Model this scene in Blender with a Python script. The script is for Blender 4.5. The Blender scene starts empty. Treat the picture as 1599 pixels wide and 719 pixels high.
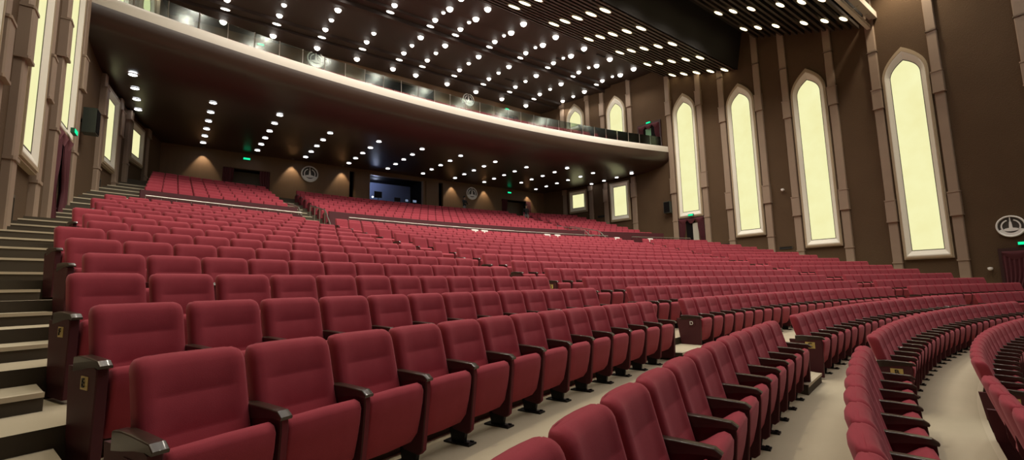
import bpy, math, random
from math import sin, cos, pi, sqrt, atan2, radians
from mathutils import Vector, Matrix
random.seed(7)
SC = bpy.context.scene
COL = SC.collection
XC, YC = 14.46, -31.95          # hall axis and centre of the seating arcs
YB = -42.65                      # centre of the balcony arc
PITCH = 0.56
TOPLEVEL = []

# ------------------------------------------------------------------ helpers
def tag(o, label=None, cat=None, group=None, kind=None):
    if label: o['label'] = label
    if cat: o['category'] = cat
    if group: o['group'] = group
    if kind: o['kind'] = kind
    return o

class MB:
    def __init__(s): s.v = []; s.f = []; s.m = []
    def add(s, vs, fs, mi=0):
        n = len(s.v); s.v += [tuple(v) for v in vs]
        s.f += [tuple(i + n for i in f) for f in fs]; s.m += [mi] * len(fs)
    def box(s, x0, x1, y0, y1, z0, z1, mi=0):
        s.add([(x0,y0,z0),(x1,y0,z0),(x1,y1,z0),(x0,y1,z0),(x0,y0,z1),(x1,y0,z1),(x1,y1,z1),(x0,y1,z1)],
              [(3,2,1,0),(4,5,6,7),(0,1,5,4),(1,2,6,5),(2,3,7,6),(3,0,4,7)], mi)
    def prism_x(s, prof, x0, x1, mi=0):
        n = len(prof)
        s.add([(x0, y, z) for y, z in prof] + [(x1, y, z) for y, z in prof],
              [(i, (i+1) % n, n + (i+1) % n, n + i) for i in range(n)] + [tuple(range(n-1, -1, -1)), tuple(range(n, 2*n))], mi)
    def prism_z(s, prof, z0, z1, mi=0):
        n = len(prof)
        s.add([(x, y, z0) for x, y in prof] + [(x, y, z1) for x, y in prof],
              [(i, (i+1) % n, n + (i+1) % n, n + i) for i in range(n)] + [tuple(range(n-1, -1, -1)), tuple(range(n, 2*n))], mi)
    def prism_y(s, prof, y0, y1, mi=0):
        n = len(prof)
        s.add([(x, y0, z) for x, z in prof] + [(x, y1, z) for x, z in prof],
              [(i, (i+1) % n, n + (i+1) % n, n + i) for i in range(n)] + [tuple(range(n-1, -1, -1)), tuple(range(n, 2*n))], mi)
    def ring_y(s, po, pi_, y0, y1, mi=0):
        n = len(po)
        vs = [(x, y0, z) for x, z in po] + [(x, y1, z) for x, z in po] + [(x, y1, z) for x, z in pi_] + [(x, y0, z) for x, z in pi_]
        fs = []
        for i in range(n):
            j = (i+1) % n
            fs += [(i, j, n+j, n+i), (n+i, n+j, 2*n+j, 2*n+i), (2*n+i, 2*n+j, 3*n+j, 3*n+i), (3*n+i, 3*n+j, j, i)]
        s.add(vs, fs, mi)
    def rings(s, rs, mi=0, cap=True, close=True):
        n = len(rs[0]); base = []
        for r in rs: base += list(r)
        fs = []
        for a in range(len(rs)-1):
            for i in range(n if close else n-1):
                j = (i+1) % n
                fs.append((a*n+i, a*n+j, (a+1)*n+j, (a+1)*n+i))
        if cap:
            fs.append(tuple(range(n-1, -1, -1))); fs.append(tuple((len(rs)-1)*n + i for i in range(n)))
        s.add(base, fs, mi)
    def tube(s, pts, r, n=8, mi=0):
        pts = [Vector(p) for p in pts]; rs = []
        for i, p in enumerate(pts):
            d = (pts[min(i+1, len(pts)-1)] - pts[max(i-1, 0)]).normalized()
            a = d.cross(Vector((0,0,1)));
            if a.length < 1e-3: a = d.cross(Vector((1,0,0)))
            a.normalize(); b = a.cross(d)
            rs.append([p + (a*cos(2*pi*k/n) + b*sin(2*pi*k/n))*r for k in range(n)])
        s.rings(rs, mi)
    def lathe(s, prof, n=20, mi=0):
        s.rings([[(r*cos(2*pi*k/n), r*sin(2*pi*k/n), z) for k in range(n)] for r, z in prof], mi)
    def mesh(s, name, mats, smooth=False, autos=None):
        me = bpy.data.meshes.new(name); me.from_pydata(s.v, [], s.f)
        mats = mats if isinstance(mats, (list, tuple)) else [mats]
        for m in mats: me.materials.append(m)
        if len(mats) > 1: me.polygons.foreach_set('material_index', s.m)
        me.validate(); me.update()
        import bmesh
        bm = bmesh.new(); bm.from_mesh(me); bmesh.ops.recalc_face_normals(bm, faces=bm.faces)
        if smooth:
            ang = radians(autos or 38)
            for f in bm.faces: f.smooth = True
            for e in bm.edges:
                if len(e.link_faces) == 2 and e.calc_face_angle(0) > ang: e.smooth = False
        bm.to_mesh(me); bm.free()
        return me
    def obj(s, name, mats, parent=None, loc=(0,0,0), rz=0, smooth=False, autos=None):
        return link(name, s.mesh(name, mats, smooth, autos), parent, loc, rz)

def link(name, data, parent=None, loc=(0,0,0), rz=0):
    o = bpy.data.objects.new(name, data); COL.objects.link(o)
    o.location = loc; o.rotation_euler = (0, 0, rz)
    if parent: o.parent = parent
    else: TOPLEVEL.append(o)
    return o
def empty(name, loc=(0,0,0), rz=0): 
    o = link(name, None, None, loc, rz); o.empty_display_size = .2; return o
def struct(o): o['kind'] = 'structure'; return o
def copy_tree(o, parent=None):
    c = o.copy(); COL.objects.link(c); c.parent = parent
    if parent is None: TOPLEVEL.append(c)
    for ch in o.children: copy_tree(ch, c)
    return c

# ------------------------------------------------------------------ materials
def mat(name, col, rough=.6, metal=0, spec=.5, noise=0, nscale=8, bump=0, bscale=40, sheen=0, emit=None, estr=0, coat=0, col2=None, stretch=None, space='Object'):
    m = bpy.data.materials.new(name); m.use_nodes = True
    nt = m.node_tree; b = nt.nodes['Principled BSDF']
    b.inputs['Base Color'].default_value = (*col, 1); b.inputs['Roughness'].default_value = rough
    b.inputs['Metallic'].default_value = metal; b.inputs['Specular IOR Level'].default_value = spec
    if coat: b.inputs['Coat Weight'].default_value = coat
    if sheen:
        b.inputs['Sheen Weight'].default_value = sheen; b.inputs['Sheen Roughness'].default_value = .45
        b.inputs['Sheen Tint'].default_value = (1, .45, .5, 1)
    if emit: b.inputs['Emission Color'].default_value = (*emit, 1); b.inputs['Emission Strength'].default_value = estr
    tc = nt.nodes.new('ShaderNodeTexCoord'); out = tc.outputs[space]
    if stretch:
        mp = nt.nodes.new('ShaderNodeMapping'); mp.inputs['Scale'].default_value = stretch
        nt.links.new(out, mp.inputs[0]); out = mp.outputs[0]
    if noise:
        n = nt.nodes.new('ShaderNodeTexNoise'); n.inputs['Scale'].default_value = nscale; n.inputs['Detail'].default_value = 4
        nt.links.new(out, n.inputs['Vector'])
        r = nt.nodes.new('ShaderNodeMixRGB'); r.blend_type = 'MIX'
        c2 = col2 or tuple(max(0, c*(1-noise)) for c in col)
        c1 = col if col2 else tuple(c*(1+noise) for c in col)
        r.inputs[1].default_value = (*c1, 1); r.inputs[2].default_value = (*c2, 1)
        nt.links.new(n.outputs['Fac'], r.inputs[0]); nt.links.new(r.outputs[0], b.inputs['Base Color'])
    if bump:
        n2 = nt.nodes.new('ShaderNodeTexNoise'); n2.inputs['Scale'].default_value = bscale; n2.inputs['Detail'].default_value = 3
        nt.links.new(out, n2.inputs['Vector'])
        bp = nt.nodes.new('ShaderNodeBump'); bp.inputs['Strength'].default_value = bump; bp.inputs['Distance'].default_value = .02
        nt.links.new(n2.outputs['Fac'], bp.inputs['Height']); nt.links.new(bp.outputs[0], b.inputs['Normal'])
    return m
def emat(name, col, s):
    m = bpy.data.materials.new(name); m.use_nodes = True; nt = m.node_tree; nt.nodes.clear()
    e = nt.nodes.new('ShaderNodeEmission'); e.inputs[0].default_value = (*col, 1); e.inputs[1].default_value = s
    o = nt.nodes.new('ShaderNodeOutputMaterial'); nt.links.new(e.outputs[0], o.inputs[0]); return m

M = {}
M['red'] = mat('red_fabric', (.315,.042,.062), .88, spec=.2, noise=.10, nscale=14, bump=.10, bscale=260, sheen=.28)
M['maroon'] = mat('maroon_panel', (.070,.012,.018), .6, spec=.4, noise=.12, nscale=6)
M['post'] = mat('seat_post_fabric', (.150,.022,.034), .75, spec=.25, noise=.1, nscale=10)
M['wood'] = mat('dark_arm_wood', (.036,.021,.015), .3, spec=.5, noise=.2, nscale=20, stretch=(8,1,1), coat=.2)
M['black'] = mat('black_steel', (.012,.011,.012), .35, metal=.6)
M['steel'] = mat('foot_plate_steel', (.10,.10,.11), .3, metal=.8)
M['carpet'] = mat('beige_carpet', (.47,.41,.30), .92, spec=.15, noise=.08, nscale=1.4, bump=.15, bscale=120)
M['riser'] = mat('dark_riser', (.055,.042,.026), .8)
M['nosing'] = mat('pale_nosing', (.52,.45,.33), .5)
M['wall'] = mat('brown_wall_fabric', (.088,.054,.030), .9, spec=.2, noise=.14, nscale=.7, bump=.5, bscale=22)
M['wallback'] = mat('brown_wood_wall', (.15,.085,.042), .55, noise=.12, nscale=1.2, stretch=(6,6,.6))
M['pil'] = mat('taupe_pilaster_stone', (.27,.195,.14), .6, noise=.08, nscale=2)
M['frame_out'] = mat('frame_moulding', (.38,.30,.20), .45, spec=.5)
M['frame_white'] = mat('white_frame', (.80,.77,.68), .4)
M['line'] = mat('grey_frame_line', (.10,.09,.06), .5)
M['glow'] = emat('window_light_panel', (.93,.895,.47), 1.0)
def veined():
    nt = M['glow'].node_tree; e = [n for n in nt.nodes if n.type == 'EMISSION'][0]
    tc = nt.nodes.new('ShaderNodeTexCoord'); n = nt.nodes.new('ShaderNodeTexNoise'); n.inputs['Scale'].default_value = .9; n.inputs['Detail'].default_value = 6
    r = nt.nodes.new('ShaderNodeMixRGB'); r.inputs[1].default_value = (.86,.80,.38,1); r.inputs[2].default_value = (.98,.97,.55,1)
    nt.links.new(tc.outputs['Object'], n.inputs['Vector']); nt.links.new(n.outputs['Fac'], r.inputs[0]); nt.links.new(r.outputs[0], e.inputs[0])
veined()
M['soffit'] = mat('dark_brown_soffit', (.037,.019,.013), .30, spec=.5, noise=.15, nscale=.5)
M['nose'] = mat('cream_balcony_front', (.50,.45,.39), .5, noise=.06, nscale=.8)
M['ceil'] = mat('dark_brown_ceiling', (.036,.022,.018), .62, spec=.4, noise=.2, nscale=.4)
M['slat'] = mat('dark_slats', (.050,.036,.026), .5)
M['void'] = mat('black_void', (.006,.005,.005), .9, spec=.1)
M['gap'] = mat('dark_gap_panel', (.014,.011,.009), .8)
M['lens'] = emat('downlight_lens', (1,.95,.86), 10)
M['lens2'] = emat('slat_light_lens', (1,.84,.50), 4.5)
M['lens3'] = emat('soffit_light_lens', (.95,.97,1), 10)
M['trim'] = mat('downlight_trim', (.30,.27,.24), .4, metal=.3)
M['green'] = emat('exit_green', (.01,.75,.30), 1.4)
M['greend'] = mat('exit_sign_body', (.01,.10,.05), .4)
M['white'] = mat('white_paper', (.80,.78,.74), .6)
M['silver'] = mat('silver_emblem', (.82,.82,.80), .4, metal=.0)
M['embdark'] = mat('emblem_dark', (.045,.04,.035), .5)
M['curtain'] = mat('wine_curtain', (.070,.008,.014), .8, noise=.2, nscale=3, sheen=.15)
M['doorwood'] = mat('dark_red_door', (.030,.009,.010), .4)
M['doorgrey'] = mat('grey_brown_door', (.14,.115,.09), .5)
M['rail'] = mat('brushed_rail', (.33,.30,.27), .4, metal=.9)
M['truss'] = mat('white_truss', (.60,.55,.47), .4)
M['gold'] = mat('gold_plate', (.72,.55,.20), .35, metal=.2)
M['ink'] = mat('plate_ink', (.02,.015,.012), .5)
M['blue'] = mat('booth_blue_wall', (.16,.19,.30), .7)  # blue light inside the booth put into the wall colour
M['screen'] = emat('monitor_screen', (.35,.45,.65), .5)
M['lampglow'] = emat('small_lamp', (.9,.95,1), 5)
M['speaker'] = mat('dark_green_grey_speaker', (.035,.045,.035), .6)
M['vent'] = mat('vent_black', (.008,.007,.006), .8)
M['skin'] = mat('skin', (.45,.27,.19), .6); M['hair'] = mat('black_hair', (.01,.008,.008), .5)
M['cloth_d'] = mat('dark_shirt', (.015,.017,.022), .8); M['cloth_g'] = mat('grey_trousers', (.22,.22,.24), .8); M['cloth_w'] = mat('pale_trousers',(.30,.29,.30),.8)
def glass():
    m = bpy.data.materials.new('rail_glass'); m.use_nodes = True; nt = m.node_tree; nt.nodes.clear()
    t = nt.nodes.new('ShaderNodeBsdfTransparent'); t.inputs[0].default_value = (.80,.88,.84,1)
    g = nt.nodes.new('ShaderNodeBsdfGlossy'); g.inputs['Roughness'].default_value = .14; g.inputs[0].default_value = (.35,.35,.35,1)
    fr = nt.nodes.new('ShaderNodeFresnel'); fr.inputs[0].default_value = 1.5
    mx = nt.nodes.new('ShaderNodeMixShader'); o = nt.nodes.new('ShaderNodeOutputMaterial')
    nt.links.new(fr.outputs[0], mx.inputs[0]); nt.links.new(t.outputs[0], mx.inputs[1]); nt.links.new(g.outputs[0], mx.inputs[2]); nt.links.new(mx.outputs[0], o.inputs[0])
    return m
M['glass'] = glass()

# ------------------------------------------------------------------ plan of the hall
WY = [-10,0,7,12,14.5,19.5,25.2,26.5,29.8,31.1,34.5]
WX = [15.5,16.4,17.1,17.3,17.35,17.42,17.0,16.82,16.35,16.02,15.1]
def lerp(x, xs, ys):
    if x <= xs[0]: return ys[0]
    for i in range(len(xs)-1):
        if x <= xs[i+1]: return ys[i] + (ys[i+1]-ys[i])*(x-xs[i])/(xs[i+1]-xs[i])
    return ys[-1]
def wx(Y): return lerp(Y, WY, WX)
BACKY = 34.2
def wall_pt(Y, side): return XC + side*wx(Y)
def wall_frame(Y, side):
    """location on the wall and rotation so that local -Y points into the hall"""
    dx = (wx(Y+1) - wx(Y-1))/2
    # inward normal
    nx, ny = -side, side*0 + dx
    L = sqrt(nx*nx+ny*ny); nx, ny = nx/L, ny/L
    return (wall_pt(Y, side), Y, 0), atan2(nx, -ny) if False else atan2(-nx, ny) + pi
def Rk(k):
    return {-1: 35.97, -2: 34.9, -3: 33.86}.get(k, 37.86 + 1.11*k)
def top(k):
    return {-1: -.56, -2: -.78, -3: -1.05}.get(k, -.29 + .245*k + .0005*k*k)
NK = 14
SH = .98; DR = -.05
def fl(k): return top(k) - SH
UR = [56.0 + 1.1*j for j in range(8)]
UT = [3.93 + .35*j for j in range(8)]
# terraces: (R0, R1, z)
T = [(20, 32.6, -2.2), (32.6, Rk(-3)+DR, fl(-3)), (Rk(-3)+DR, Rk(-2)+DR, fl(-2)), (Rk(-2)+DR, Rk(-1)+DR, fl(-1)), (Rk(-1)+DR, Rk(0)+DR, fl(0))]
for k in range(1, NK): T.append((Rk(k-1)+DR, Rk(k)+DR, fl(k)))
T.append((Rk(NK-1)+DR, UR[0]-.92, fl(NK-1)+.12))
for j in range(8): T.append((UR[j]-.92 if j == 0 else UR[j-1]+DR, UR[j]+DR, UT[j]-SH))
T.append((UR[-1]+DR, 67.5, UT[-1]-SH+.42))
def th_wall(R, side, extra=.15):
    """angle at which circle R meets the side wall"""
    a = .3
    for _ in range(60):
        Y = YC + R*cos(a); a = .5*a + .5*math.asin(min(.999, (wx(Y)+extra)/R))
    return side*a
def P(R, th, z, yc=YC): return (XC + R*sin(th), yc + R*cos(th), z)
def build_floor():
    m = MB(); N = 72
    prev = None
    for (R0, R1, z) in T:
        for i in range(N):
            def a(R, i): 
                l = th_wall(R, -1); return l + (-2*l)*i/N
            if R0 == 20: A_ = lambda R, i: -.55 + 1.1*i/N
            else: A_ = a
            y = [P(R0, A_(R0, i), z), P(R0, A_(R0, i+1), z), P(R1, A_(R1, i+1), z), P(R1, A_(R1, i), z)]
            m.add(y, [(0,1,2,3)], 0)
            if prev is not None:
                m.add([P(R0, A_(R0, i), prev-.3), P(R0, A_(R0, i+1), prev-.3), P(R0, A_(R0, i+1), z), P(R0, A_(R0, i), z)], [(0,1,2,3)], 1)
                if abs(z - fl(-2)) < .01: m.add([P(R0-.012, A_(R0,i), z-.035), P(R0-.012, A_(R0,i+1), z-.035), P(R0-.012, A_(R0,i+1), z+.004), P(R0-.012, A_(R0,i), z+.004),
                       P(R0+.05, A_(R0,i), z+.004), P(R0+.05, A_(R0,i+1), z+.004)], [(0,1,2,3),(3,2,5,4)], 2)
        prev = z
    struct(m.obj('floor', [M['carpet'], M['riser'], M['nosing']]))
build_floor()

def arc_step(m, R0, R1, z0, z1, a0, a1, n=4):
    for i in range(n):
        b0 = [a0(R0) + (a1(R0)-a0(R0))*i/n, a0(R0) + (a1(R0)-a0(R0))*(i+1)/n]
        b1 = [a0(R1) + (a1(R1)-a0(R1))*i/n, a0(R1) + (a1(R1)-a0(R1))*(i+1)/n]
        q = [P(R0,b0[0],z1), P(R0,b0[1],z1), P(R1,b1[1],z1), P(R1,b1[0],z1)]
        m.add(q, [(0,1,2,3)], 0)
        m.add([P(R0,b0[0],z0), P(R0,b0[1],z0), q[1], q[0]], [(0,1,2,3)], 1)
        m.add([P(R0-.012,b0[0],z1-.03), P(R0-.012,b0[1],z1-.03), P(R0-.012,b0[1],z1+.004), P(R0-.012,b0[0],z1+.004), P(R0+.045,b0[0],z1+.004), P(R0+.045,b0[1],z1+.004)], [(0,1,2,3),(3,2,5,4)], 2)
        if i == 0: m.add([P(R0,b0[0],z0), q[0], q[3], P(R1,b1[0],z0)], [(0,1,2,3)], 1)
        if i == n-1: m.add([P(R0,b0[1],z0), q[1], q[2], P(R1,b1[1],z0)], [(0,1,2,3)], 1)

# block limits ---------------------------------------------------------------
XL = [-.16,-.43,-.69,-.73,-1.01,-1.27,-1.3,-1.28,-1.57,-1.61,-1.65,-1.68,-1.70,-1.72]
def left_lim(k):
    """outer (wall side) start angle of the left block"""
    R = Rk(k)
    if k == -1: return -.4080
    if k == -2: return -.4060
    if k == -3: return -.4060
    return math.asin((XL[k]-XC)/R)
def aisle_in(k): return {-1: -.1745, -2: -.191, -3: -.186}.get(k, -.1735)
def aisle_out(k): return {-1: -.2055, -2: -.2225, -3: -.2165}.get(k, -.2060)

def interp_lim(R, fn):
    ks = list(range(-3, NK)); rs = [Rk(k) for k in ks]; return lerp(R, rs, [fn(k) for k in ks])
steps_defs = []
def build_steps():
    # half steps in the two radial aisles and the two wall aisles of the stalls
    spec = [('aisle_steps', lambda R: interp_lim(R, aisle_out)+.001, lambda R: interp_lim(R, aisle_in)-.001),
            ('aisle_steps', lambda R: -interp_lim(R, aisle_in)+.001, lambda R: -interp_lim(R, aisle_out)-.001),
            ('aisle_steps', lambda R: th_wall(R, -1, .02), lambda R: interp_lim(R, left_lim)-.002),
            ('aisle_steps', lambda R: -interp_lim(R, left_lim)+.002, lambda R: th_wall(R, 1, .02))]
    for nm, a0, a1 in spec:
        m = MB()
        for k in range(-2, NK):
            if k == 0: Rr = Rk(-1)+DR
            else: Rr = Rk(k-1)+DR
            zl, zh = fl(k-1), fl(k)
            arc_step(m, Rr-(.50 if k > 0 else .40), Rr, zl, (zl+zh)/2, a0, a1)
        struct(m.obj(nm, [M['carpet'], M['riser'], M['nosing']]))
    # upper block aisles at fixed width
    for dx0, dx1 in ((-9.9, -8.6), (8.6, 9.9), (-16.9, -15.45), (15.45, 16.9)):
        m = MB()
        a0 = lambda R: math.asin(dx0/R) if abs(dx0) < 16 else th_wall(R, -1, .02)
        a1 = lambda R: math.asin(dx1/R) if abs(dx1) < 16 else th_wall(R, 1, .02)
        zl, zh = fl(NK-1)+.12, UT[0]-SH; n = 5
        for i in range(1, n):
            arc_step(m, UR[0]-.92-.28*(n-i), UR[0]-.92-.28*(n-i-1), zl, zl+(zh-zl)*i/n, a0, a1)
        for j in range(1, 8):
            zl, zh = UT[j-1]-SH, UT[j]-SH
            arc_step(m, UR[j-1]+DR-.5, UR[j-1]+DR, zl, (zl+zh)/2, a0, a1)
        struct(m.obj('aisle_steps', [M['carpet'], M['riser'], M['nosing']]))
build_steps()

# ------------------------------------------------------------------ theatre seat
def back_rings():
    """padded backrest leaning back, its rear bulging like a pillow; local y grows away from the stage"""
    H0, H1 = .34, .97
    ts = [0, .03, .12, .26, .40, .415, .43, .56, .68, .695, .71, .84, .91, .95, .975, .99, 1.0]
    rings = []
    for t in ts:
        h = H0 + (H1-H0)*t; yc = -.05 - .165*(1-t)
        hw = .255; th = .075
        sh = 0
        if t > .9: q = (t-.9)/.1; sh = 1 - sqrt(max(0, 1-q*q))
        if t < .05: sh = .25*(1 - t/.05)
        hw -= .022*sh; tf = th*(1-.80*sh); tr = (.030)*(1-.7*sh); bul = .045*(1-.75*sh)*min(1, .35+t)
        seam = .003 if t in (.415, .695) else 0
        pts = []
        for xx, d in ((-1, .030), (-.975, .008), (-.90, -.001), (-.76, -.004), (-.66, .006), (-.3, .010), (0, .011), (.3, .010), (.66, .006), (.76, -.004), (.90, -.001), (.975, .008), (1, .030)):
            pts.append((xx*hw, yc - tf + d*(1-sh) + (seam if abs(xx) < .7 else 0), h - .012*max(0, abs(xx)-.9)*10*(t > .9)))
        for xx in (1, .96, .8, .5, .2, -.2, -.5, -.8, -.96, -1):
            e = 1 if abs(xx) == 1 else 0
            pts.append((xx*hw, yc + tr + bul*(1-xx*xx) - .012*e, h - .012*max(0, abs(xx)-.9)*10*(t > .9)))
        rings.append(pts)
    return rings
SEATP = [(-.15,.47), (-.24,.490), (-.34,.535), (-.42,.585), (-.465,.602), (-.505,.590), (-.525,.555), (-.515,.47), (-.490,.36), (-.455,.24), (-.40,.18), (-.31,.185), (-.20,.27), (-.14,.38)]
ARMP = [(-.10,.652), (-.20,.660), (-.32,.657), (-.46,.650), (-.535,.645), (-.580,.618), (-.572,.606), (-.50,.612), (-.38,.604), (-.24,.585), (-.10,.570)]
PANP = [(-.10,.60), (-.30,.60), (-.50,.615), (-.560,.61), (-.565,.55), (-.550,.40), (-.515,.12), (-.475,.09), (-.30,.11), (-.17,.30), (-.11,.45)]
ENDP = [(-.02,.60), (-.30,.60), (-.50,.615), (-.57,.60), (-.575,.55), (-.565,.30), (-.55,.03), (-.14,.03), (-.09,.20)]
ARMP, PANP, SEATP = [[(-.10 + (y+.10)*k, z) for y, z in q] for q, k in ((ARMP, .84), (PANP, .84), (SEATP, .90))]
ENDP = [(-.03 + (y+.03)*.80, z) for y, z in ENDP]
def mesh_back():
    m = MB(); m.rings(back_rings()); return m.mesh('backrest', M['red'], True, 60)
def mesh_seat():
    m = MB(); hw = .243; rs = []
    cy, cz = -.34, .42
    for x, s in ((-hw, .88), (-hw+.006, .95), (-hw+.022, .99), (-.12, 1.0), (0, 1.012), (.12, 1.0), (hw-.022, .99), (hw-.006, .95), (hw, .88)):
        rs.append([(x, cy + (y-cy)*s, cz + (z-cz)*s) for y, z in SEATP])
    m.rings(rs); return m.mesh('seat', M['red'], True, 50)
def mesh_arm():
    m = MB(); w = .033; rs = []
    for x, s in ((-w, .0), (-w+.003, .004), (-w+.008, .006), (w-.008, .006), (w-.003, .004), (w, 0)):
        rs.append([(x, y, z + (s if i < 6 else 0)) for i, (y, z) in enumerate(ARMP)])
    m.rings(rs); return m.mesh('armrest', M['wood'], True, 22)
def mesh_panel():
    m = MB(); w = .024
    rs = [[(x, y*(1) + (.008 if abs(x) > .02 else 0), z) for y, z in PANP] for x in (-w, -w+.007, w-.007, w)]
    m.rings(rs); 
    me = m.mesh('side_panel', [M['maroon'], M['post']], True, 40)
    for p in me.polygons:
        if abs(p.normal.x) < .5: p.material_index = 1
    return me
def mesh_end():
    m = MB(); w = .030
    rs = [[(x, y + (.008 if abs(x) > .024 else 0), z) for y, z in ENDP] for x in (-w, -w+.007, w-.007, w)]
    m.rings(rs); return m.mesh('end_panel', M['maroon'], True, 40)
def mesh_leg():
    m = MB()
    m.prism_x([(-.40,.16), (-.37,.012), (-.24,.012), (-.20,.20)], -.018, .018)
    m.box(-.05, .05, -.45, -.18, 0, .014)
    m.box(-.042, -.026, -.43, -.40, .014, .024); m.box(.026, .042, -.43, -.40, .014, .024)
    return m.mesh('leg', M['black'], False)
ME = dict(back=mesh_back(), seat=mesh_seat(), arm=mesh_arm(), pan=mesh_panel(), end=mesh_end(), leg=mesh_leg())
SEATW = .28

def text_mesh(txt, size, ext, m_):
    cu = bpy.data.curves.new('letter', 'FONT'); cu.body = txt; cu.size = size; cu.extrude = ext; cu.align_x = 'CENTER'; cu.align_y = 'CENTER'; cu.offset = size*.012
    t = bpy.data.objects.new('tmp', cu); COL.objects.link(t)
    dg = bpy.context.evaluated_depsgraph_get(); me = bpy.data.meshes.new_from_object(t.evaluated_get(dg))
    bpy.data.objects.remove(t); me.materials.clear(); me.materials.append(m_); me.name = 'letter'; return me
def row_letter(k): return 'ABCDEFG'[k+3] if k <= 3 else None
LET = {l: text_mesh(l, .12, .003, M['ink']) for l in 'ABCDEFG'}
def plate_mesh():
    m = MB(); m.prism_y([(-.085,-.062),(.085,-.062),(.085,.062),(-.085,.062)], -.006, 0); return m.mesh('letter_plate', M['gold'])
PLATE = plate_mesh(); PLATE_RED = PLATE.copy(); PLATE_RED.materials[0] = M['maroon']; LETW = text_mesh('D', .12, .003, M['silver'])

def add_side(root, x, arm_only=False, end=False, letter=None, outer=-1):
    link('armrest', ME['arm'], root, (x, 0, 0))
    pn = link('end_panel' if end else 'side_panel', ME['end'] if end else ME['pan'], root, (x, 0, 0))
    if not end: link('leg', ME['leg'], root, (x, 0, 0))
    if letter:
        sc = .62 if letter in 'EF' and root.location.x < 3 else .78
        pl = link('letter_plate', PLATE_RED if letter == 'D' else PLATE, pn, (outer*.030, -.30, .515)); pl.rotation_euler = (0, 0, pi/2 if outer > 0 else -pi/2); pl.scale = (sc,)*3
        lt = link('letter', LETW if letter == 'D' else LET[letter], pl)
        lt.parent = pn; lt.location = (outer*.039, -.30, .515); lt.rotation_euler = (pi/2, 0, pi/2 if outer > 0 else -pi/2); lt.scale = (sc, sc, 1)

# list of all seats in the stalls and the upper block
NUM = ['zeroth','first','second','third','fourth','fifth','sixth','seventh','eighth','ninth','tenth','eleventh','twelfth','thirteenth','fourteenth','fifteenth','sixteenth','seventeenth','eighteenth','nineteenth','twentieth','twenty-first','twenty-second','twenty-third','twenty-fourth','twenty-fifth','twenty-sixth','twenty-seventh','twenty-eighth','twenty-ninth','thirtieth']
seats = []
def add_row(R, zf, a0, a1, block, k, n=None, align='r'):
    L = (a1-a0)*R; n = n or int(L/PITCH + .25)
    s = PITCH if L - n*PITCH > .12 or n*PITCH - L < .12 and L - n*PITCH > 0 else L/n
    if block == 'middle': s = L/n
    for i in range(n):
        th = (a0 + (i+.5)*s/R) if align == 'l' else (a1 - (n-i-.5)*s/R)
        seats.append(dict(R=R, th=th, z=zf, block=block, k=k, i=i, n=n, s=s))
for k in range(-3, NK):
    R, z = Rk(k), fl(k); o, i_, l = aisle_out(k), aisle_in(k), left_lim(k)
    n = 13 if -1 <= k <= 4 else None
    if k in (-2, -3): n = 12
    add_row(R, z, l, o, 'left', k, n, 'r')
    add_row(R, z, i_, -i_, 'middle', k)
    add_row(R, z, -o, -l, 'right', k, n, 'l')
for j in range(8):
    R, z = UR[j], UT[j]-SH
    f = lambda d: math.asin(d/R)
    add_row(R, z, f(-15.4), f(-9.95), 'upper left', 20+j, None, 'r')
    add_row(R, z, f(-8.55), f(8.55), 'upper', 20+j)
    add_row(R, z, f(9.95), f(15.4), 'upper right', 20+j, None, 'l')
# ---- camera
F_PX = 718.972
AX = Vector((0.80161934, -0.5974207, -0.02224716)); BX = Vector((-0.05542159, -0.11131437, 0.99223866)); FW = Vector((0.59526035, 0.79416473, 0.12234175))
def proj(p):
    p = Vector(p); w = p.dot(FW)
    if w < .15: return None
    return 799.5 + F_PX*p.dot(AX)/w, 359.5 - F_PX*p.dot(BX)/w, w
def in_view(s):
    best = None
    for h, m_ in ((.97, 0), (.55, -.4)):
        q = proj((XC + (s['R']+m_)*sin(s['th']), YC + (s['R']+m_)*cos(s['th']), s['z']+h))
        if q and -60 < q[0] < 1660 and -60 < q[1] < 770: best = q[2] if best is None else min(best, q[2])
    return best
vis = []
for s in seats:
    w = in_view(s); s['w'] = w; s['solo'] = False
    if w: vis.append(s)
vis.sort(key=lambda s: s['w'])
for s in vis[:300]: s['solo'] = True

def row_phrase(k):
    if k <= 0: return 'row lettered ' + row_letter(k)
    return NUM[k+1] + ' row behind the cross walkway'
def seat_label(s):
    k, b = s['k'], s['block']
    r = ('row lettered ' + row_letter(k)) if k <= 0 else (NUM[k+1] + ' row above cross walkway')
    if b == 'left': return f"red folding seat, left block, {r}, {NUM[s['i']+1]} from wall stairs"
    if b == 'middle':
        return f"red folding seat, middle block, {r}, {NUM[s['i']+1]} from left aisle"
    if b == 'right': return f"red folding seat, right block, {r}, {NUM[s['i']+1]} from left aisle"
    return f"red folding seat, {b} block, {NUM[s['i']+1]} from its left"
def make_seat(s):
    root = empty('theatre_seat', (XC + s['R']*sin(s['th']), YC + s['R']*cos(s['th']), s['z']), -s['th'])
    tag(root, seat_label(s), 'seat', 'red folding theatre seats')
    link('backrest', ME['back'], root); link('seat', ME['seat'], root)
    h = s['s']/2
    last, first = s['i'] == s['n']-1, s['i'] == 0
    L = row_letter(s['k'])
    add_side(root, h if not last else h+.01, end=last, letter=None)
    if first: add_side(root, -h-.01, end=True, letter=L, outer=-1)
    return root
for s in seats:
    if s['solo']: make_seat(s)

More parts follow.
